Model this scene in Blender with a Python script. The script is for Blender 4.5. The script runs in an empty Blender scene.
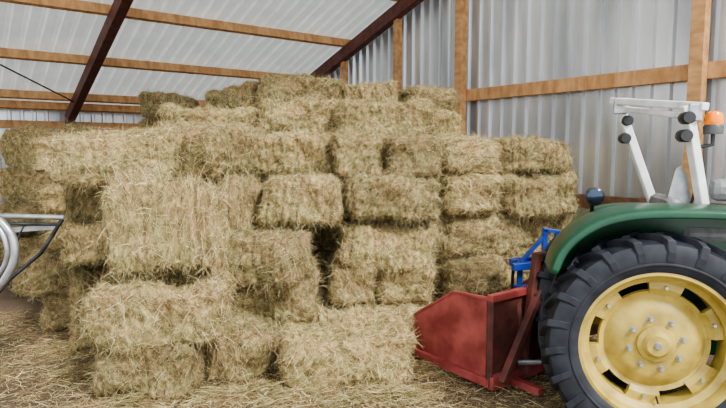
import bpy, bmesh, math, random
import numpy as np
from mathutils import Vector, Matrix, noise
random.seed(4); np.random.seed(4)
SC=bpy.context.scene

# ---------------------------------------------------------------- materials
def newmat(name):
    m=bpy.data.materials.new(name); m.use_nodes=True
    nt=m.node_tree; b=nt.nodes['Principled BSDF']
    return m,nt,b
def N(nt,t,**k):
    n=nt.nodes.new(t)
    for a,v in k.items(): setattr(n,a,v)
    return n
def ramp(nt,stops):
    r=N(nt,'ShaderNodeValToRGB'); cr=r.color_ramp
    while len(cr.elements)<len(stops): cr.elements.new(0.5)
    for e,(p,c) in zip(cr.elements,stops):
        e.position=p; e.color=(c[0],c[1],c[2],1)
    return r
def noisy(name,c1,c2,scale=8,rough=0.6,metal=0.0,bump=0.0,stretch=(1,1,1),detail=6,lo=.35,hi=.65,spec=0.5,trans=0):
    m,nt,b=newmat(name)
    tc=N(nt,'ShaderNodeTexCoord'); mp=N(nt,'ShaderNodeMapping'); mp.inputs['Scale'].default_value=stretch
    nz=N(nt,'ShaderNodeTexNoise'); nz.inputs['Scale'].default_value=scale; nz.inputs['Detail'].default_value=detail
    r=ramp(nt,[(lo,c1),(hi,c2)])
    nt.links.new(tc.outputs['Object'],mp.inputs[0]); nt.links.new(mp.outputs[0],nz.inputs['Vector'])
    nt.links.new(nz.outputs['Fac'],r.inputs[0]); nt.links.new(r.outputs[0],b.inputs['Base Color'])
    b.inputs['Roughness'].default_value=rough; b.inputs['Metallic'].default_value=metal
    b.inputs['Specular IOR Level'].default_value=spec
    if bump:
        bp=N(nt,'ShaderNodeBump'); bp.inputs['Strength'].default_value=bump; bp.inputs['Distance'].default_value=0.01
        nt.links.new(nz.outputs['Fac'],bp.inputs['Height']); nt.links.new(bp.outputs[0],b.inputs['Normal'])
    if trans:
        t=N(nt,'ShaderNodeBsdfTranslucent'); t.inputs[0].default_value=(.85,.88,.84,1)
        mx=N(nt,'ShaderNodeMixShader'); mx.inputs[0].default_value=trans
        out=nt.nodes['Material Output']
        nt.links.new(b.outputs[0],mx.inputs[1]); nt.links.new(t.outputs[0],mx.inputs[2]); nt.links.new(mx.outputs[0],out.inputs[0])
    return m
def hay_mat():
    m,nt,b=newmat('hay')
    at=N(nt,'ShaderNodeAttribute',attribute_name='tone')
    oi=N(nt,'ShaderNodeObjectInfo')
    tc=N(nt,'ShaderNodeTexCoord')
    nz=N(nt,'ShaderNodeTexNoise'); nz.inputs['Scale'].default_value=70; nz.inputs['Detail'].default_value=7; nz.inputs['Roughness'].default_value=.7
    nt.links.new(tc.outputs['Object'],nz.inputs['Vector'])
    add=N(nt,'ShaderNodeMath',operation='ADD')
    sc=N(nt,'ShaderNodeMath',operation='MULTIPLY_ADD'); sc.inputs[1].default_value=.6; sc.inputs[2].default_value=-.29
    nt.links.new(nz.outputs['Fac'],sc.inputs[0])
    nt.links.new(at.outputs['Fac'],add.inputs[0]); nt.links.new(sc.outputs[0],add.inputs[1])
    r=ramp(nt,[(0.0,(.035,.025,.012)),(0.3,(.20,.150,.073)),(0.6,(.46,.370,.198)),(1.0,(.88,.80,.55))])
    nt.links.new(add.outputs[0],r.inputs[0])
    n2=N(nt,'ShaderNodeTexNoise'); n2.inputs['Scale'].default_value=5; n2.inputs['Detail'].default_value=3
    nt.links.new(tc.outputs['Object'],n2.inputs['Vector'])
    r2=ramp(nt,[(.35,(.94,1.0,.90)),(.65,(1.06,.98,.93))])
    nt.links.new(n2.outputs['Fac'],r2.inputs[0])
    ml=N(nt,'ShaderNodeMixRGB',blend_type='MULTIPLY'); ml.inputs[0].default_value=1
    nt.links.new(r.outputs[0],ml.inputs[1]); nt.links.new(r2.outputs[0],ml.inputs[2])
    hv=N(nt,'ShaderNodeHueSaturation')
    mr=N(nt,'ShaderNodeMapRange'); mr.inputs['To Min'].default_value=.76; mr.inputs['To Max'].default_value=1.15
    nt.links.new(oi.outputs['Random'],mr.inputs['Value']); nt.links.new(mr.outputs[0],hv.inputs['Value'])
    nt.links.new(ml.outputs[0],hv.inputs['Color']); nt.links.new(hv.outputs[0],b.inputs['Base Color'])
    b.inputs['Roughness'].default_value=.75; b.inputs['Specular IOR Level'].default_value=.2
    return m
M={}
M['hay']=hay_mat()
M['metal_wall']=noisy('galvanised_wall',(.52,.54,.56),(.78,.79,.80),scale=2.5,rough=.32,metal=.7,stretch=(1,1,.25))
M['metal_roof']=noisy('galvanised_roof',(.70,.71,.69),(.88,.88,.86),scale=2,rough=.34,metal=.25,trans=.14)  # translucent share added so daylight glows through the metal sheets
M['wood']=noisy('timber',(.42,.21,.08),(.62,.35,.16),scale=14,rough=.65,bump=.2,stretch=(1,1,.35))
M['wood_dk']=noisy('timber_dark',(.14,.07,.035),(.24,.13,.07),scale=14,rough=.7)  # timber with shade painted in, for the low gable girts
M['steel_red']=noisy('red_oxide_steel',(.085,.028,.020),(.15,.055,.038),scale=10,rough=.6)
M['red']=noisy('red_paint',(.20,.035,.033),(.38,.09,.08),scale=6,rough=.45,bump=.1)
M['red_dk']=noisy('red_worn',(.06,.022,.016),(.14,.04,.03),scale=9,rough=.65,bump=.2)  # darker, browner red for head plate, floor plate and headstock
M['blue']=noisy('blue_paint',(.01,.03,.18),(.02,.06,.30),scale=8,rough=.4)
M['green']=noisy('green_paint',(.008,.048,.024),(.013,.078,.037),scale=5,rough=.28)
M['green_dk']=noisy('green_dark',(.01,.05,.03),(.015,.075,.045),scale=5,rough=.4)
M['yellow']=noisy('yellow_paint',(.28,.195,.04),(.47,.35,.085),scale=9,rough=.4,bump=.05,lo=.3,hi=.6)
M['rubber']=noisy('rubber',(.008,.010,.015),(.022,.025,.033),scale=12,rough=.6,bump=.1)
M['black']=noisy('black_plastic',(.012,.012,.013),(.03,.03,.03),scale=12,rough=.45)
M['white']=noisy('white_paint',(.62,.62,.60),(.82,.82,.80),scale=10,rough=.4)
M['seat']=noisy('grey_vinyl',(.14,.14,.14),(.22,.22,.22),scale=20,rough=.5)
M['galv']=noisy('galvanised_tube',(.30,.31,.32),(.50,.51,.52),scale=12,rough=.35,metal=.7)
M['rust']=noisy('rusty_steel',(.07,.035,.02),(.16,.08,.045),scale=16,rough=.75,bump=.2)
M['darksteel']=noisy('dark_steel',(.03,.03,.032),(.08,.08,.085),scale=12,rough=.4,metal=.6)
M['cream']=noisy('beacon_body',(.05,.05,.05),(.08,.08,.08),scale=12,rough=.4)
M['yard']=noisy('pale_concrete',(.50,.49,.46),(.66,.65,.62),scale=3,rough=.85)  # pale colour chosen to throw sunlight back up
m,nt,b=newmat('amber'); b.inputs['Base Color'].default_value=(1.0,.26,.01,1); b.inputs['Roughness'].default_value=.2
M['amber']=m
m,nt,b=newmat('lens'); b.inputs['Base Color'].default_value=(.05,.07,.10,1); b.inputs['Roughness'].default_value=.06; b.inputs['Metallic'].default_value=.6; M['lens']=m
def floor_mat():
    m,nt,b=newmat('littered_floor')
    tc=N(nt,'ShaderNodeTexCoord')
    n1=N(nt,'ShaderNodeTexNoise'); n1.inputs['Scale'].default_value=1.2; n1.inputs['Detail'].default_value=6
    n2=N(nt,'ShaderNodeTexNoise'); n2.inputs['Scale'].default_value=60; n2.inputs['Detail'].default_value=6
    nt.links.new(tc.outputs['Object'],n1.inputs['Vector']); nt.links.new(tc.outputs['Object'],n2.inputs['Vector'])
    r1=ramp(nt,[(.35,(.10,.068,.045)),(.65,(.19,.135,.09))]); r2=ramp(nt,[(.3,(.35,.35,.35)),(.7,(1.3,1.25,1.2))])
    mx=N(nt,'ShaderNodeMixRGB',blend_type='MULTIPLY'); mx.inputs[0].default_value=1
    nt.links.new(n1.outputs['Fac'],r1.inputs[0]); nt.links.new(n2.outputs['Fac'],r2.inputs[0])
    nt.links.new(r1.outputs[0],mx.inputs[1]); nt.links.new(r2.outputs[0],mx.inputs[2]); nt.links.new(mx.outputs[0],b.inputs['Base Color'])
    bp=N(nt,'ShaderNodeBump'); bp.inputs['Strength'].default_value=.5; bp.inputs['Distance'].default_value=0.01
    nt.links.new(n2.outputs['Fac'],bp.inputs['Height']); nt.links.new(bp.outputs[0],b.inputs['Normal'])
    b.inputs['Roughness'].default_value=.85
    return m
M['floor']=floor_mat()

# ---------------------------------------------------------------- helpers
def link(o,parent=None,mat=None):
    SC.collection.objects.link(o)
    if mat is not None and hasattr(o.data,'materials'): o.data.materials.append(M[mat])
    if parent: o.parent=parent
    return o
def empty(name,loc=(0,0,0),yaw=0):
    o=bpy.data.objects.new(name,None); o.location=loc; o.rotation_euler=(0,0,yaw); SC.collection.objects.link(o); o.empty_display_size=.1; return o
def mesh(name,verts,faces,mat,parent=None,smooth=False):
    me=bpy.data.meshes.new(name); me.from_pydata([tuple(v) for v in verts],[],faces); me.update()
    bm=bmesh.new(); bm.from_mesh(me); bmesh.ops.recalc_face_normals(bm,faces=bm.faces[:]); bm.to_mesh(me); bm.free()
    if smooth:
        for p in me.polygons: p.use_smooth=True
    return link(bpy.data.objects.new(name,me),parent,mat)
def box(name,size,loc,mat,parent=None,rot=(0,0,0),bevel=.004):
    sx,sy,sz=[a/2 for a in size]
    v=[(x,y,z) for x in(-sx,sx) for y in(-sy,sy) for z in(-sz,sz)]
    f=[(0,1,3,2),(4,6,7,5),(0,4,5,1),(2,3,7,6),(0,2,6,4),(1,5,7,3)]
    o=mesh(name,v,f,mat,parent); o.location=loc; o.rotation_euler=rot
    if bevel:
        m=o.modifiers.new('b','BEVEL'); m.width=bevel; m.segments=2
    return o
def beam(name,a,b,w,h,mat,parent=None,up=(0,0,1),bevel=.004):
    a=Vector(a);b=Vector(b);d=b-a;L=d.length;x=d.normalized();u=Vector(up)
    y=u.cross(x)
    if y.length<1e-4: y=Vector((0,1,0)).cross(x)
    y.normalize();z=x.cross(y)
    o=box(name,(L,w,h),(0,0,0),mat,parent,bevel=bevel)
    mt=Matrix((x,y,z)).transposed().to_4x4(); mt.translation=(a+b)/2
    o.matrix_local=mt; return o
def tube(name,pts,r,mat,parent=None,smooth=False,cyc=False):
    c=bpy.data.curves.new(name,'CURVE'); c.dimensions='3D'; c.bevel_depth=r; c.bevel_resolution=4; c.use_fill_caps=True
    s=c.splines.new('BEZIER' if smooth else 'POLY')
    if smooth:
        s.bezier_points.add(len(pts)-1)
        for p,q in zip(s.bezier_points,pts): p.co=q; p.handle_left_type=p.handle_right_type='AUTO'
    else:
        s.points.add(len(pts)-1)
        for p,q in zip(s.points,pts): p.co=(*q,1)
    s.use_cyclic_u=cyc
    return link(bpy.data.objects.new(name,c),parent,mat)
def lathe(name,prof,mat,parent=None,axis='Y',loc=(0,0,0),seg=64,closed=False,smooth=True):
    v=[];n=len(prof)
    for i in range(seg):
        t=2*math.pi*i/seg;c,s=math.cos(t),math.sin(t)
        for r,a in prof:
            if axis=='Y': v.append((r*c,a,r*s))
            elif axis=='Z': v.append((r*c,r*s,a))
            else: v.append((a,r*c,r*s))
    f=[];
    for i in range(seg):
        j=(i+1)%seg
        for k in range(n if closed else n-1):
            l=(k+1)%n
            f.append((i*n+k,i*n+l,j*n+l,j*n+k))
    me=bpy.data.meshes.new(name); me.from_pydata(v,[],f)
    bm=bmesh.new(); bm.from_mesh(me); bmesh.ops.remove_doubles(bm,verts=bm.verts,dist=1e-5)
    bmesh.ops.recalc_face_normals(bm,faces=bm.faces[:])
    if smooth:
        for fc in bm.faces: fc.smooth=True
        for e in bm.edges:
            if len(e.link_faces)==2 and e.calc_face_angle(0)>0.6: e.smooth=False
    bm.to_mesh(me); bm.free()
    o=link(bpy.data.objects.new(name,me),parent,mat); o.location=loc; return o

# ---------------------------------------------------------------- camera
cam=bpy.data.cameras.new('camera'); cam.sensor_width=36; cam.lens=560/726*36
co=bpy.data.objects.new('camera',cam); SC.collection.objects.link(co)
co.location=(0,0,1.65); co.rotation_euler=(math.radians(90-5.5),0,0); SC.camera=co

# ---------------------------------------------------------------- barn shell
C=Vector((-2.42,13.1,0)); E=Vector((-.799,-.602,0)); G=Vector((.602,-.799,0))
SL=.322; ZE=2.22; RIDGE=10.2; SW=14.0; TW=12.9
def W(s,t,z): return C+E*s+G*t+Vector((0,0,z))
def rz(t): return ZE+SL*(t if t<=RIDGE else 2*RIDGE-t)
PRO=[(0,0),(.055,0),(.075,.042),(.115,.042),(.135,0)]; PITCH=.20
def corr(name,length,ofn,mat,nrows=2):
    verts=[];faces=[];u=0;cols=0
    while u<length:
        for a,h in PRO:
            if u+a<=length:
                for k in range(nrows): verts.append(ofn(u+a,k,h))
                cols+=1
        u+=PITCH
    for i in range(cols-1):
        for k in range(nrows-1):
            faces.append((i*nrows+k,(i+1)*nrows+k,(i+1)*nrows+k+1,i*nrows+k+1))
    me=bpy.data.meshes.new(name); me.from_pydata([tuple(v) for v in verts],[],faces)
    return link(bpy.data.objects.new(name,me),None,mat)
corr('wall_gable',TW,lambda u,k,h:W(-.15-.042+h,u,(0 if k==0 else rz(u)+.25)),'metal_wall')
corr('wall_eave',SW,lambda u,k,h:W(u,-.15-.042+h,(0 if k==0 else ZE+.20)),'metal_wall')
corr('ceiling',SW+.3,lambda u,k,h:W(u-.2,(-.3,RIDGE)[k],rz((-.3,RIDGE)[k])+.27+h),'metal_roof',nrows=2)
P4=[W(-.3,-.3,0),W(SW,-.3,0),W(SW,TW,0),W(-.3,TW,0)]
flo=mesh('floor',P4,[(0,1,2,3)],'floor')
mesh('ground',[(-40,-30,-.03),(30,-30,-.03),(30,22,-.03),(-40,22,-.03)],[(0,1,2,3)],'yard')  # unseen pale plane added outdoors to bounce sunlight onto the roof
fr=empty('barn_timber_frame')
k=0
for s in (.05,3.95,7.9,11.8):
    beam('rafter_%d'%k,W(s,0,rz(0)),W(s,RIDGE,rz(RIDGE)),.13,.2,'steel_red',fr); k+=1
i=0
for t in [.15,.6,2.05,3.55,5.05,6.55,8.05,10.05]:
    beam('purlin_%d'%i,W(-.1,t,rz(t)+.185),W(SW,t,rz(t)+.185),.07,.14,'wood',fr,up=(G*(-SL)+Vector((0,0,1)))); i+=1
for i,(t,w) in enumerate([(0.1,.1),(3.46,.08),(4.94,.08),(6.31,.13),(9.44,.13),(12.6,.13)]):
    beam('post_gable_%d'%i,W(0,t,0),W(0,t,rz(t)+.1),.12,w,'wood',fr,up=(G))
for i,s in enumerate([3.95,7.9,11.8]):
    beam('post_eave_%d'%i,W(s,.0,0),W(s,.0,rz(0)),.12,.12,'steel_red',fr,up=G)
for i,z in enumerate([.25,1.05,2.42]):
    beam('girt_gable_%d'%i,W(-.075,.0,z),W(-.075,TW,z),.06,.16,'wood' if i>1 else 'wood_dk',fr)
for i,z in enumerate([.6,1.25,1.78,2.12]):
    beam('girt_eave_%d'%i,W(0,-.075,z),W(SW,-.075,z),.06,.14,'wood',fr)
tube('brace_rod',[W(4.0,.9,rz(.9)-.02),W(7.9,5.0,rz(5.0)-.02)],.012,'darksteel',fr)

# ---------------------------------------------------------------- hay bales
def rough_box(L,Wd,H,seed,q=.026):
    nx,ny,nz=int(L/q),int(Wd/q),int(H/q)
    bm=bmesh.new(); vm={}
    def V(i,j,k):
        key=(i,j,k)
        if key not in vm: vm[key]=bm.verts.new((i/nx*2-1,j/ny*2-1,k/nz*2-1))
        return vm[key]
    for i in range(nx):
        for j in range(ny):
            for k in (0,nz): bm.faces.new([V(i,j,k),V(i+1,j,k),V(i+1,j+1,k),V(i,j+1,k)])
    for i in range(nx):
        for k in range(nz):
            for j in (0,ny): bm.faces.new([V(i,j,k),V(i+1,j,k),V(i+1,j,k+1),V(i,j,k+1)])
    for j in range(ny):
        for k in range(nz):
            for i in (0,nx): bm.faces.new([V(i,j,k),V(i,j+1,k),V(i,j+1,k+1),V(i,j,k+1)])
    bmesh.ops.recalc_face_normals(bm,faces=bm.faces[:])
    off=Vector((seed*7.3,seed*3.1,seed*1.7))
    for v in bm.verts:
        p=v.co
        m=(abs(p.x)**8+abs(p.y)**8+abs(p.z)**8)**(1/8)
        p=p/m
        w=Vector((p.x*L/2,p.y*Wd/2,p.z*H/2))
        bend=.035*math.sin(seed*1.9)*(1-p.x*p.x)
        shear=.025*math.sin(seed*2.7+1)*p.z
        d=noise.noise(w*4+off)*.065+noise.noise(w*12+off)*.022+noise.noise(w*30+off)*.012
        fl=abs(math.sin((w.x+.03*noise.noise(w*5+off))*math.pi/.085))
        d+=-.016*(1-fl)**2
        n=Vector((p.x**7,p.y**7,p.z**7)); 
        if n.length>0:n.normalize()
        v.co=w+n*d+Vector((shear,shear*.5,bend))
    return bm
def strands(P,Nn,length,hw,out,droop,kink=.10):
    n=len(P)
    r=np.random.normal(size=(n,3)); r-= (r*Nn).sum(1,keepdims=True)*Nn
    r/=np.linalg.norm(r,axis=1,keepdims=True)+1e-9
    d=r+Nn*out[:,None]; d/=np.linalg.norm(d,axis=1,keepdims=True)
    l=length[:,None]
    p1=P+d*l*.5
    d2=d+np.random.normal(size=(n,3))*kink; d2[:,2]-=droop*length/.1*.8; d2/=np.linalg.norm(d2,axis=1,keepdims=True)
    p2=p1+d2*l*.5
    w=np.cross(d,Nn+np.random.normal(size=(n,3))*.5); w/=np.linalg.norm(w,axis=1,keepdims=True)+1e-9; w*=hw[:,None]
    V=np.stack([P-w,P+w,p1-w,p1+w,p2-w*.5,p2+w*.5],1).reshape(-1,3)
    b=np.arange(n)[:,None]*6
    F=np.concatenate([b+np.array([[0,1,3,2]]),b+np.array([[2,3,5,4]])],1).reshape(-1,4)
    return V,F
def build_hay(name,V0,F0,tone0,V1,F1,tone1,mat='hay'):
    V=np.concatenate([V0,V1]) if len(V0) else V1
    F=list(map(tuple,F0))+[tuple(x) for x in (F1+len(V0)).tolist()]
    me=bpy.data.meshes.new(name); me.from_pydata(V.tolist(),[],F)
    a=me.attributes.new('tone','FLOAT','POINT'); a.data.foreach_set('value',np.concatenate([tone0,tone1]).astype(np.float32))
    me.materials.append(M[mat]); me.update(); return me
NOM=(.92,.47,.38)
def bale_mesh(seed,n=22000):
    bm=rough_box(*NOM,seed)
    bm.normal_update(); bmesh.ops.triangulate(bm,faces=bm.faces[:]); bm.verts.ensure_lookup_table(); bm.verts.index_update()
    V0=np.array([v.co[:] for v in bm.verts]); F0=[[v.index for v in f.verts] for f in bm.faces]
    FA=np.array([f.calc_area() for f in bm.faces]); FN=np.array([f.normal[:] for f in bm.faces]); T=np.array(F0)
    idx=np.random.choice(len(F0),n,p=FA/FA.sum()); r1=np.sqrt(np.random.rand(n,1)); r2=np.random.rand(n,1)
    P=V0[T[idx,0]]*(1-r1)+V0[T[idx,1]]*r1*(1-r2)+V0[T[idx,2]]*r1*r2
    Nn=FN[idx]
    P=P-Nn*.004
    long=np.random.rand(n)
    L=np.where(long<.85,np.random.uniform(.025,.06,n),np.random.uniform(.07,.14,n))
    out=np.where(long<.96,np.random.uniform(.0,.26,n),np.random.uniform(.3,1.2,n))
    V1,F1=strands(P,Nn,L,np.random.uniform(.0005,.0011,n),out,.3)
    t=np.repeat(np.clip(np.random.normal(.54,.22,n),.03,.97),6)
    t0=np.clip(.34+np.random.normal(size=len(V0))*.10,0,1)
    bm.free()
    return build_hay('bale_mesh_%d'%seed,V0,F0,t0,V1,F1,t)
BM=[bale_mesh(i+1) for i in range(9)]
stack=empty('hay_bale_stack')
cnt=[0]
def bale(x0,x1,yf,z0,z1,depth=None,yaw=0,end=False,roll=0,pitch=0,jit=1.0):
    if depth is None: depth=.92 if end else .47
    o=bpy.data.objects.new('hay_bale_%02d'%cnt[0],BM[cnt[0]%len(BM)]); cnt[0]+=1
    SC.collection.objects.link(o); o.parent=stack
    dx=random.uniform(-.03,.03)*jit
    o.location=((x0+x1)/2+dx,yf+depth/2+random.uniform(-.10,.08)*jit,(z0+z1)/2)
    w,d,h=(x1-x0)*.98,depth*.98,(z1-z0)*.985
    fl=random.choice([0,math.pi])
    rx=math.radians(roll+random.uniform(-4,4)*jit); ry=math.radians(pitch+random.uniform(-3,3)*jit)
    yw=math.radians(yaw+random.uniform(-8,8)*jit)
    if end:
        o.scale=(d/NOM[0],w/NOM[1],h/NOM[2]); o.rotation_euler=(rx,ry,yw+math.pi/2+fl)
    else:
        o.scale=(w/NOM[0],d/NOM[1],h/NOM[2]); o.rotation_euler=(rx,ry,yw+fl)
# front left block
bale(-1.76,-1.10,3.60,0,.39,yaw=3); bale(-1.06,-.74,3.80,0,.37,end=True,yaw=-4)
bale(-1.80,-.90,3.52,.38,.79,yaw=4,jit=.5)
bale(-1.70,-.95,3.64,.79,1.40,depth=.42,yaw=8,roll=-4,jit=.5)
bale(-1.62,-.86,4.15,.79,1.40)
bale(-2.30,-1.40,4.06,1.44,1.80,yaw=8,pitch=2,jit=.5); bale(-1.52,-.96,4.34,1.42,1.83,end=True,yaw=-24)
# left flank
for z0,z1 in((0,.37),(.37,.73),(.73,1.08),(1.08,1.42)): bale(-2.42,-1.85,4.46+random.uniform(-.12,.08),z0,z1,yaw=14)
for z0,z1 in((0,.37),(.37,.73),(.73,1.08),(1.08,1.42),(1.42,1.74)): bale(-2.98,-2.50,5.0+random.uniform(-.1,.08),z0,z1,end=True,yaw=8)
for z0,z1 in((0,.37),(.37,.73),(.73,1.08),(1.08,1.45),(1.45,1.9)): bale(-3.95,-3.1,6.1,z0,z1)
# second block
bale(-1.0,-.36,4.16,0,.36); bale(-1.20,-.38,4.10,.36,.69,yaw=-3); bale(-1.24,-.40,3.90,.69,1.05,yaw=-10)
bale(-.84,-.18,4.20,1.05,1.42,yaw=-6); bale(-1.0,-.26,4.70,1.43,1.77)
# low bales in front
bale(-.60,.32,3.70,0,.37,yaw=12,depth=.5,jit=.5); bale(-.98,-.54,3.78,.03,.40,end=True,yaw=-30,roll=14)
bale(-.45,.42,4.18,0,.40,yaw=4,roll=5)
# centre column
for i,(z0,z1) in enumerate(((0,.36),(.36,.71),(.71,1.07),(1.07,1.42),(1.42,1.77))):
    if i in(0,2,3): 
        bale(-.27+.04*i,.60,4.42+random.uniform(-.08,.05),z0,z1,yaw=5)
    else:
        bale(-.26,.12,4.46,z0,z1,end=True); bale(.16,.60,4.38+random.uniform(-.05,.05),z0,z1,end=True,yaw=3)
for i,(z0,z1) in enumerate(((0,.36),(.36,.71),(.71,1.07),(1.07,1.42),(1.42,1.76))):
    bale(.68,1.20,4.95+random.uniform(-.1,.07),z0,z1,end=True,yaw=6)
for i,(z0,z1) in enumerate(((0,.36),(.36,.71),(.71,1.07),(1.07,1.42),(1.42,1.74))):
    bale(1.25,1.97,5.18+random.uniform(-.06,.06),z0,z1,yaw=16)
# interior fill
for z0,z1 in((0,.36),(.36,.71),(.71,1.07),(1.07,1.42),(1.42,1.70)):
    for x in (-2.35,-1.4,-.45,.5): bale(x,x+.93,5.15,z0,z1); 
    for x in (-2.9,-1.95,-1.0,-.05,.9): bale(x,x+.93,5.75,z0,z1); bale(x+.1,x+1.0,6.25,z0,z1)
# upper tiers
bale(-1.92,-1.05,5.22,1.74,2.07,yaw=6); bale(-1.02,-.19,5.27,1.76,2.10,yaw=-5)
bale(-.23,.64,5.15,1.77,2.11,yaw=2); bale(.3,.9,5.6,1.75,2.05,yaw=25)
bale(-2.45,-1.85,6.2,1.74,1.98); bale(-2.4,-1.85,6.1,1.98,2.24,pitch=-4); 
for x in (-1.75,-.82,.1): bale(x,x+.9,5.8,1.74,2.05)
bale(-1.64,-1.06,6.0,2.05,2.34,yaw=-18,pitch=-8); bale(-1.1,-.24,5.95,2.06,2.40,yaw=5)
bale(-.2,.38,5.95,2.06,2.38,yaw=-8,pitch=5); bale(.40,.92,6.0,2.04,2.33,end=True,yaw=18,pitch=3)

# loose straw
def loose(name,n,gen,l0,l1,hw=.0016):
    P,Nn=gen(n)
    V1,F1=strands(P,Nn,np.random.uniform(l0,l1,len(P)),np.random.uniform(.0007,hw,len(P)),np.random.uniform(0,.25,len(P)),.1)
    V1[:,2]=np.maximum(V1[:,2],.002)
    t=np.repeat(np.clip(np.random.normal(.45,.2,len(P)),.05,1),6)
    me=build_hay(name,np.zeros((0,3)),[],np.zeros(0),V1,F1,t)
    o=bpy.data.objects.new(name,me); SC.collection.objects.link(o); o.parent=flo
def g1(n):
    x=np.random.uniform(-4.5,2.6,n); y=np.random.uniform(2.6,5.6,n)
    z=np.random.exponential(.008,n)
    d=np.exp(-((y-3.6)/.5)**2); z+=np.random.rand(n)*d*.02
    return np.stack([x,y,z+.003],1),np.tile([0,0,1.],(n,1))
loose('loose_straw',46000,g1,.03,.13)
def g2(n):
    cs=[(-2.0,4.0),(-1.5,3.5),(-.9,3.6),(-.4,3.6),(.2,3.62),(.55,4.1),(-2.4,4.5),(-.7,3.68)]
    k=np.random.randint(0,len(cs),n); c=np.array(cs)[k]
    r=np.random.normal(size=(n,2))*[.16,.08]; hh=np.exp(-(r[:,0]/.16)**2-(r[:,1]/.08)**2)*.07
    return np.stack([c[:,0]+r[:,0],c[:,1]+r[:,1],np.random.rand(n)*hh+.004],1),np.tile([0,0,1.],(n,1))
loose('loose_hay_tufts',14000,g2,.03,.12)

# ---------------------------------------------------------------- transport box (red)
A=Vector((-.6,.8,0)); Bv=Vector((.8,.6,0)); O=Vector((.86,3.70,0))
tb=empty('transport_box')
def T(a,b_,z): return O+A*a+Bv*b_+Vector((0,0,z))
def plate(name,pts,th,mat):
    o=mesh(name,pts,[tuple(range(len(pts)))],mat,tb); m=o.modifiers.new('s','SOLIDIFY'); m.thickness=th; m.offset=0; return o
HT=.64
side=[(0,.05),(0,HT),(.34,HT-.02),(.80,.32),(.82,.12),(.72,.05)]
plate('side_panel_near',[T(a,0,z) for a,z in side],.012,'red')
plate('side_panel_far',[T(a,.95,z) for a,z in side],.012,'red')
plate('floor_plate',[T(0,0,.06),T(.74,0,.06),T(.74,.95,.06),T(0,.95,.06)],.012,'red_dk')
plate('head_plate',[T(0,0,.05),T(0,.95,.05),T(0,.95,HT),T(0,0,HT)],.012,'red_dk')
beam('top_rail',T(-.01,-.02,HT+.015),T(-.01,.97,HT+.015),.05,.05,'red',tb)
beam('bottom_rail',T(-.03,-.02,.07),T(-.03,.97,.07),.05,.09,'red',tb)
beam('side_rail_low',T(-.02,-.015,.07),T(.72,-.015,.07),.04,.06,'red',tb)
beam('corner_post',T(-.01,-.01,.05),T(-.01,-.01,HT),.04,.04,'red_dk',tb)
beam('side_top_edge',T(0,0,HT+.01),T(.34,0,HT-.01),.03,.02,'red',tb)
beam('side_slope_edge',T(.34,0,HT-.01),T(.81,0,.325),.03,.02,'red',tb)
beam('wear_edge',T(.80,0,.07),T(.80,.95,.07),.08,.02,'rust',tb)
for k,b_ in enumerate((.28,.70)):
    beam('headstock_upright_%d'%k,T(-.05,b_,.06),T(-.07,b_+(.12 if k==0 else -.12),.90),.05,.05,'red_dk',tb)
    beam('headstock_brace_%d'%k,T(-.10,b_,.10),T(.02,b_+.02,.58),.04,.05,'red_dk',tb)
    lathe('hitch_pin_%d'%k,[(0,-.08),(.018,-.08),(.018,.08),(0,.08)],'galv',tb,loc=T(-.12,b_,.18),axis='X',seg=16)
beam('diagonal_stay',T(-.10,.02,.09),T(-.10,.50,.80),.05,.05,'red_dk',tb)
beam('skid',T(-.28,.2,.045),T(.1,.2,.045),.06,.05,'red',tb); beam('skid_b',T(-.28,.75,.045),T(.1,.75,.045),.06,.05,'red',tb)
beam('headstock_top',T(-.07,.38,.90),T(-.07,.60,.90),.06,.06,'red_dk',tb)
# ---------------------------------------------------------------- blue cultivator
bc=empty('cultivator')
Y=4.55
beam('frame_front',(1.22,Y-.05,.70),(1.85,Y+.03,.74),.06,.06,'blue',bc)
beam('frame_rear',(1.25,Y+.14,.70),(1.85,Y+.20,.74),.06,.06,'blue',bc)
beam('frame_low',(1.24,Y-.04,.52),(1.70,Y+.02,.54),.04,.05,'blue',bc)
for k,(x,zt) in enumerate(((1.30,.74),(1.50,1.00),(1.60,.98),(1.82,.74))):
    beam('upright_%d'%k,(x,Y+.02,.40),(x,Y+.02,zt),.04,.04,'blue',bc)
beam('cross_a',(1.30,Y,.73),(1.50,Y+.02,.95),.03,.03,'blue',bc); beam('top_tie',(1.48,Y+.02,1.0),(1.62,Y+.02,.98),.04,.03,'blue',bc)
for k,x in enumerate((1.28,1.45,1.62,1.78)):
    tube('tine_%d'%k,[(x,Y+.1,.72),(x,Y+.16,.55),(x,Y+.12,.3),(x,Y+.0,.12),(x,Y-.06,.012)],.014,'darksteel',bc,smooth=True)
# ---------------------------------------------------------------- galvanised frame at left
gf=empty('hay_feeder_frame')
tube('hoop',[(-3.1,3.75,1.22),(-2.60,3.72,1.26),(-2.38,3.7,1.14),(-2.33,3.7,.98),(-2.40,3.7,.80),(-2.56,3.72,.66),(-2.9,3.75,.55)],.026,'galv',gf,smooth=True)
tube('hoop_inner',[(-3.1,3.95,1.14),(-2.65,3.92,1.16),(-2.52,3.9,1.02),(-2.56,3.9,.80),(-2.9,3.9,.66)],.018,'galv',gf,smooth=True)
tube('rail_top',[(-3.2,3.8,1.22),(-2.14,3.98,1.17)],.018,'galv',gf)
tube('rail_mid',[(-3.2,3.8,1.16),(-2.16,3.98,1.12)],.012,'darksteel',gf)
beam('rail_flat',(-3.2,3.9,1.04),(-2.20,4.0,1.10),.012,.04,'galv',gf)
tube('leg_a',[(-2.15,3.98,1.16),(-2.30,3.95,.92),(-2.55,3.9,.70),(-3.0,3.8,.02)],.014,'darksteel',gf)
tube('leg_b',[(-3.1,3.75,1.24),(-3.1,3.75,.02)],.022,'galv',gf)
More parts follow.
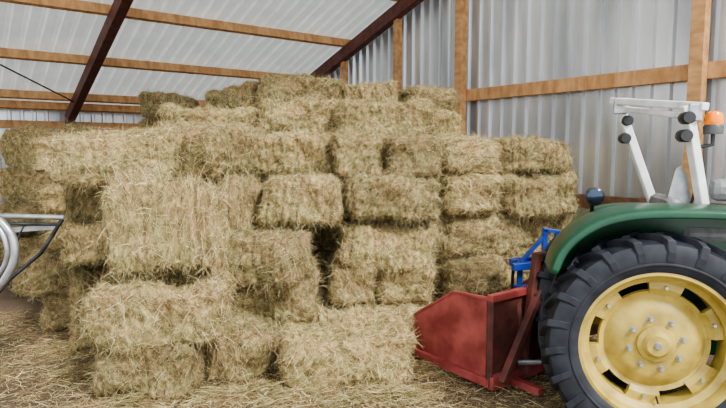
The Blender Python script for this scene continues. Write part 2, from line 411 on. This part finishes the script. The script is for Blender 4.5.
tube('leg_d',[(-2.42,3.98,1.12),(-2.62,3.96,.75),(-2.95,3.9,.45)],.010,'darksteel',gf)
tube('rail_low',[(-3.1,3.75,.55),(-2.86,3.75,.56)],.016,'galv',gf)

# ---------------------------------------------------------------- tractor
tr=empty('tractor')
YAW=math.radians(-13); PV=Vector((1.60,3.0,0)); RM=Matrix.Rotation(YAW,3,'Z')
tr.location=PV-RM@PV; tr.rotation_euler=(0,0,YAW)
def I(x,y,z):
    p=RM.inverted()@(Vector((x,y,z))-PV)+PV; return tuple(p)
FY=3.86; MY=(3.0+FY)/2
def wheel(cx,cy,R,wd,rr,sgn,tag,nl=22):
    h=wd/2
    wl=bpy.data.objects.new('wheel_'+tag,None); SC.collection.objects.link(wl); wl.parent=tr; wl.location=(cx,cy,R); wl.scale=(1,-sgn,1)
    c=R-.035
    prof=[(rr,-h*.78),(rr+.02,-h*.92),(rr+.06,-h*1.0),(c-.05,-h*1.02),(c-.012,-h*.93),(c,-h*.7),(c+.004,0),(c,h*.7),(c-.012,h*.93),(c-.05,h*1.02),(rr+.06,h),(rr+.02,h*.92),(rr,h*.78)]
    lathe('tyre_'+tag,prof,'rubber',wl,seg=96)
    lathe('sidewall_rib_'+tag,[(rr+.05,-h*.99),(rr+.055,-h*1.03),(rr+.062,-h*1.03),(rr+.067,-h*.99)],'rubber',wl,seg=96)
    v=[];f=[]
    for i in range(nl):
        for sd in(-1,1):
            t0=2*math.pi*(i+(.5 if sd>0 else 0))/nl
            st=[(-.03,0.0,R-.002,c-.02),(.35,.10,R,c-.02),(.80,.24,R-.004,c-.025),(1.03,.30,R-.022,c-.05),(1.07,.325,R-.085,c-.10)]
            b0=len(v)
            for (yy,dt,ro,ri) in st:
                th=t0-dt*.62
                wth=.034
                for (rad,w2) in((ri,wth*1.35),(ro,wth)):
                    yv=sd*yy*h*(1.0 if rad==ro else .97)
                    v.append((rad*math.cos(th-w2),yv,rad*math.sin(th-w2))); v.append((rad*math.cos(th+w2),yv,rad*math.sin(th+w2)))
            n=len(st)
            for k in range(n-1):
                a=b0+k*4;b_=a+4
                f+= [(a,b_,b_+2,a+2),(a+2,b_+2,b_+3,a+3),(a+3,b_+3,b_+1,a+1),(a+1,b_+1,b_,a)]
            f+=[(b0,b0+2,b0+3,b0+1),(b0+4*(n-1),b0+4*(n-1)+1,b0+4*(n-1)+3,b0+4*(n-1)+2)]
    o=mesh('tread_lugs_'+tag,v,f,'rubber',wl); mm=o.modifiers.new('b','BEVEL'); mm.width=.004; mm.segments=2
    q=rr/.40
    lathe('rim_'+tag,[(rr+.012,-h*.80),(rr+.016,-h*.86),(rr-.004,-h*.88),(rr-.016,-h*.78),(rr-.022,-h*.5),(rr-.055*q,-h*.36),(rr-.06*q,h*.4),(rr-.02,h*.6),(rr+.012,h*.86),(rr+.012,h*.7)],'yellow',wl,seg=96)
    yd=-h*.15
    rd=rr-.075*q
    lathe('disc_'+tag,[(.0,yd-.03*q),(.17*q,yd-.03*q),(.20*q,yd-.022*q),(.235*q,yd+.0),(rd*.80,yd+.02),(rd*.88,yd+.012),(rd*.9,yd+.03),(.10,yd+.05),(0,yd+.05)],'yellow',wl,seg=72)
    for i in range(6):
        a=math.radians(60*i+22)
        v=[];aw=.27
        for j in range(7):
            t=a-aw+2*aw*j/6
            for r_,y_ in((rd*.84,yd+.012),(rd*.93,yd-.006),(rr-.05*q,yd-.004),(rr-.05*q,yd+.03),(rd*.84,yd+.035)):
                v.append((r_*math.cos(t),y_,r_*math.sin(t)))
        f=[(j*5+k,j*5+(k+1)%5,(j+1)*5+(k+1)%5,(j+1)*5+k) for j in range(6) for k in range(5)]
        f+=[(0,1,2,3,4),(30,31,32,33,34)]
        mesh('rim_lug_%s_%d'%(tag,i),v,f,'yellow',wl)
        lathe('lug_bolt_%s_%d'%(tag,i),[(0,-.018),(.010,-.018),(.012,-.012),(.012,0)],'galv',wl,loc=((rr-.088*q)*math.cos(a),yd-.004,(rr-.088*q)*math.sin(a)),seg=6)
    lathe('hub_'+tag,[(0,yd-.075*q),(.055*q,yd-.075*q),(.062*q,yd-.068*q),(.075*q,yd-.05*q),(.098*q,yd-.045*q),(.104*q,yd-.03*q)],'yellow',wl,seg=48)
    lathe('hub_cap_'+tag,[(0,yd-.082*q),(.018*q,yd-.082*q),(.022*q,yd-.074*q)],'galv',wl,seg=24)
    for i in range(8):
        a=2*math.pi*(i+.3)/8
        lathe('wheel_bolt_%s_%d'%(tag,i),[(0,-.022),(.010*q,-.022),(.012*q,-.018),(.012*q,0),(.018*q,0.0),(.018*q,.006)],'galv',wl,loc=(.14*q*math.cos(a),yd-.034*q,.14*q*math.sin(a)),seg=6)
    tube('valve_'+tag,[(.02,yd-.01,-rr+.09*q),(.02,yd-.05,-rr+.07*q)],.005,'black',wl)
WX=1.60
wheel(WX,3.00,.605,.29,.395,-1,'rear_near'); wheel(WX,FY,.605,.26,.395,1,'rear_far')
wheel(WX+1.62,3.02,.36,.19,.20,-1,'front_near',18); wheel(WX+1.62,FY-.02,.36,.19,.20,1,'front_far',18)
def fender(y0,y1,tag,dz0=0,dx0=0):
    path=[(1.03,.98),(1.06,1.10),(1.14,1.20),(1.26,1.285),(1.42,1.335),(1.62,1.35),(1.9,1.35),(2.15,1.33),(2.30,1.25),(2.38,1.1)]
    path=[(x+dx0*max(0,(1.6-x)/.6),z+dz0) for x,z in path]
    s=1 if y1>y0 else -1
    v=[];cs=[(0,-.055),(-.005,-.02),(.02,.0),(.2,.012),(abs(y1-y0),.0),(abs(y1-y0)+.01,-.03),(abs(y1-y0)+.01,-.60)]
    cx,cz=1.7,.75
    for (x,z) in path:
        for j,(dy,dz) in enumerate(cs):
            if j in(0,1,5):
                L=math.hypot(x-cx,z-cz); v.append((x+(x-cx)/L*dz,y0+s*dy,z+(z-cz)/L*dz))
            elif j==6: v.append((cx+(x-cx)*.55,y0+s*dy,.72))
            else: v.append((x,y0+s*dy,z+dz))
    n=len(cs)
    f=[(i*n+k,i*n+k+1,(i+1)*n+k+1,(i+1)*n+k) for i in range(len(path)-1) for k in range(n-1)]
    o=mesh('fender_'+tag,v,f,'green',tr,smooth=True)
    m=o.modifiers.new('su','SUBSURF'); m.levels=m.render_levels=2
    m=o.modifiers.new('s','SOLIDIFY'); m.thickness=.012
fender(2.90,3.24,'near'); fender(FY+.10,FY-.22,'far',-.06,.15)
# chassis
box('rear_axle_housing',(.26,.60,.24),(WX,MY,.605),'green',tr,bevel=.03)
lathe('axle_tube',[(0,-.38),(.07,-.38),(.07,.38),(0,.38)],'green',tr,loc=(WX,MY,.605),axis='Y',seg=24)
box('gearbox',(.75,.34,.42),(1.95,MY,.66),'green',tr,bevel=.03)
box('engine_block',(1.0,.34,.40),(2.85,MY,.66),'green_dk',tr,bevel=.03)
box('footplate_near',(.55,.24,.02),(2.42,MY-.28,.52),'black',tr); box('footplate_far',(.55,.24,.02),(2.42,MY+.28,.52),'black',tr)
box('hood',(1.35,.46,.36),(3.05,MY,1.06),'green',tr,bevel=.06)
box('grille',(.03,.36,.30),(3.735,MY,1.04),'black',tr,bevel=.01)
box('dash',(.22,.42,.42),(2.32,MY,1.08),'black',tr,bevel=.04)
tube('steering_column',[(2.34,MY,1.25),(2.27,MY,1.40)],.02,'black',tr)
sw=lathe('steering_wheel',[(.17+.014*math.cos(a),.014*math.sin(a)) for a in [k*math.pi/4 for k in range(8)]],'black',tr,axis='Z',loc=(2.27,MY,1.41),closed=True,seg=40); sw.rotation_euler=(0,-.4,0)
for k in range(3):
    a=k*2.094; tube('steering_spoke_%d'%k,[(2.27,MY,1.41),(2.27+.17*math.cos(a)*.92,MY+.17*math.sin(a),1.41+.17*math.cos(a)*.39)],.008,'black',tr)
lathe('front_axle',[(0,-.36),(.045,-.36),(.045,.36),(0,.36)],'green_dk',tr,loc=(WX+1.62,MY,.36),axis='Y',seg=20)
box('front_pivot',(.2,.2,.2),(WX+1.62,MY,.47),'green_dk',tr,bevel=.02)
tube('exhaust',[(3.2,MY+.18,1.2),(3.2,MY+.18,1.7)],.025,'black',tr)
# seat
box('seat_cushion',(.40,.42,.10),(1.98,MY,1.17),'seat',tr,bevel=.04)
box('seat_back',(.10,.40,.24),(1.76,MY+.02,1.26),'seat',tr,rot=(0,-.2,0),bevel=.045)
box('seat_base',(.30,.30,.30),(1.98,MY,.98),'black',tr,bevel=.02)
box('arm_rest',(.28,.10,.13),I(2.15,3.22,1.42),'seat',tr,bevel=.045)
tube('armrest_post',[I(2.17,3.25,1.42),I(2.15,3.32,1.15)],.015,'black',tr)
# roll bar
def rb(n,a,b_,w=.055,h=.055,m='white'): return beam(n,I(*a),I(*b_),w,h,m,tr,bevel=.008)
rb('roll_post_far',(2.20,3.86,.80),(1.80,3.90,1.86)); rb('roll_post_near',(2.10,3.26,.80),(1.84,3.20,1.84))
rb('roll_cross_bar',(1.73,3.94,1.99),(1.90,3.14,1.89),.05,.045)
rb('roll_cross_bar_low',(1.80,3.88,1.93),(1.86,3.22,1.84),.035,.035)
rb('roll_strut_far',(1.80,3.90,1.84),(1.78,3.90,1.98),.05,.05); rb('roll_strut_near',(1.84,3.20,1.82),(1.82,3.20,1.90),.05,.05)
for k,(x,y,z) in enumerate(((1.81,3.88,1.85),(1.80,3.88,1.73),(1.82,3.18,1.83),(1.81,3.18,1.73))):
    lathe('roll_knuckle_%d'%k,[(0,-.05),(.03,-.05),(.036,-.04),(.036,.04),(.03,.05),(0,.05)],'black',tr,loc=I(x,y,z),axis='Y',seg=20)
box('hinge_bracket_far',(.09,.03,.11),I(1.76,3.87,1.95),'galv',tr,bevel=.008); box('hinge_bracket_near',(.07,.03,.10),I(1.86,3.17,1.86),'galv',tr,bevel=.008)
plate_v=[I(*p) for p in [(1.76,3.3,1.24),(1.95,3.3,1.24),(1.90,3.3,1.50),(1.86,3.3,1.56),(1.83,3.3,1.54)]]
o=mesh('lever_guard',plate_v,[(0,1,2,3,4)],'galv',tr); mm=o.modifiers.new('s','SOLIDIFY'); mm.thickness=.02
tube('lever',[I(1.92,3.28,1.3),I(1.96,3.28,1.45),I(1.95,3.28,1.56)],.008,'black',tr)
bl=I(1.985,3.20,1.76)
lathe('beacon_base',[(0,-.02),(.050,-.02),(.052,.02),(.045,.035),(0,.035)],'cream',tr,axis='Z',loc=bl,seg=32)
lathe('beacon_dome',[(.045,.03),(.050,.045),(.048,.08),(.038,.100),(.018,.110),(0,.112)],'amber',tr,axis='Z',loc=bl,seg=32)
tube('beacon_stalk',[I(1.88,3.22,1.66),I(1.985,3.20,1.68),I(1.985,3.20,1.76)],.012,'black',tr)
# rear work lamp
ll=I(1.46,3.52,1.36)
lathe('work_lamp_shell',[(0,.05),(.03,.045),(.05,.02),(.058,0),(.058,-.02),(.05,-.024)],'black',tr,loc=ll,axis='Y',seg=32)
lathe('work_lamp_lens',[(.05,-.022),(.03,-.034),(0,-.038)],'lens',tr,loc=ll,axis='Y',seg=32)
tube('work_lamp_stalk',[I(1.46,3.56,1.32),I(1.48,3.6,1.25),I(1.62,3.6,1.1),I(1.8,3.5,.85)],.014,'black',tr)
# rear linkage
for k,y in enumerate((MY-.2,MY+.2)):
    beam('lower_link_%d'%k,(1.55,y,.50),(1.08,y+.02,.34),.03,.06,'rust',tr)
    beam('lift_rod_%d'%k,(1.26,y,.42),(1.32,y,.88),.025,.025,'darksteel',tr)
    beam('lift_arm_%d'%k,(1.62,y,.84),(1.30,y,.90),.04,.06,'green_dk',tr)
beam('top_link',(1.50,MY,.85),(1.18,MY+.04,.82),.03,.03,'rust',tr)
box('drawbar',(.5,.08,.04),(1.38,MY,.33),'rust',tr)

# ---------------------------------------------------------------- light
w=bpy.data.worlds.new('w'); SC.world=w; w.use_nodes=True
bg=w.node_tree.nodes['Background']; bg.inputs[0].default_value=(.90,.95,1.0,1); bg.inputs[1].default_value=2.4
s=bpy.data.lights.new('sun','SUN'); s.energy=5.0; s.angle=math.radians(10); s.color=(1,.98,.95)
so=bpy.data.objects.new('sun',s); SC.collection.objects.link(so)
so.rotation_euler=Vector((-.46,.56,-.70)).to_track_quat('-Z','Y').to_euler()
try: SC.view_settings.look='AgX - Medium High Contrast'
except Exception as e: print(e)
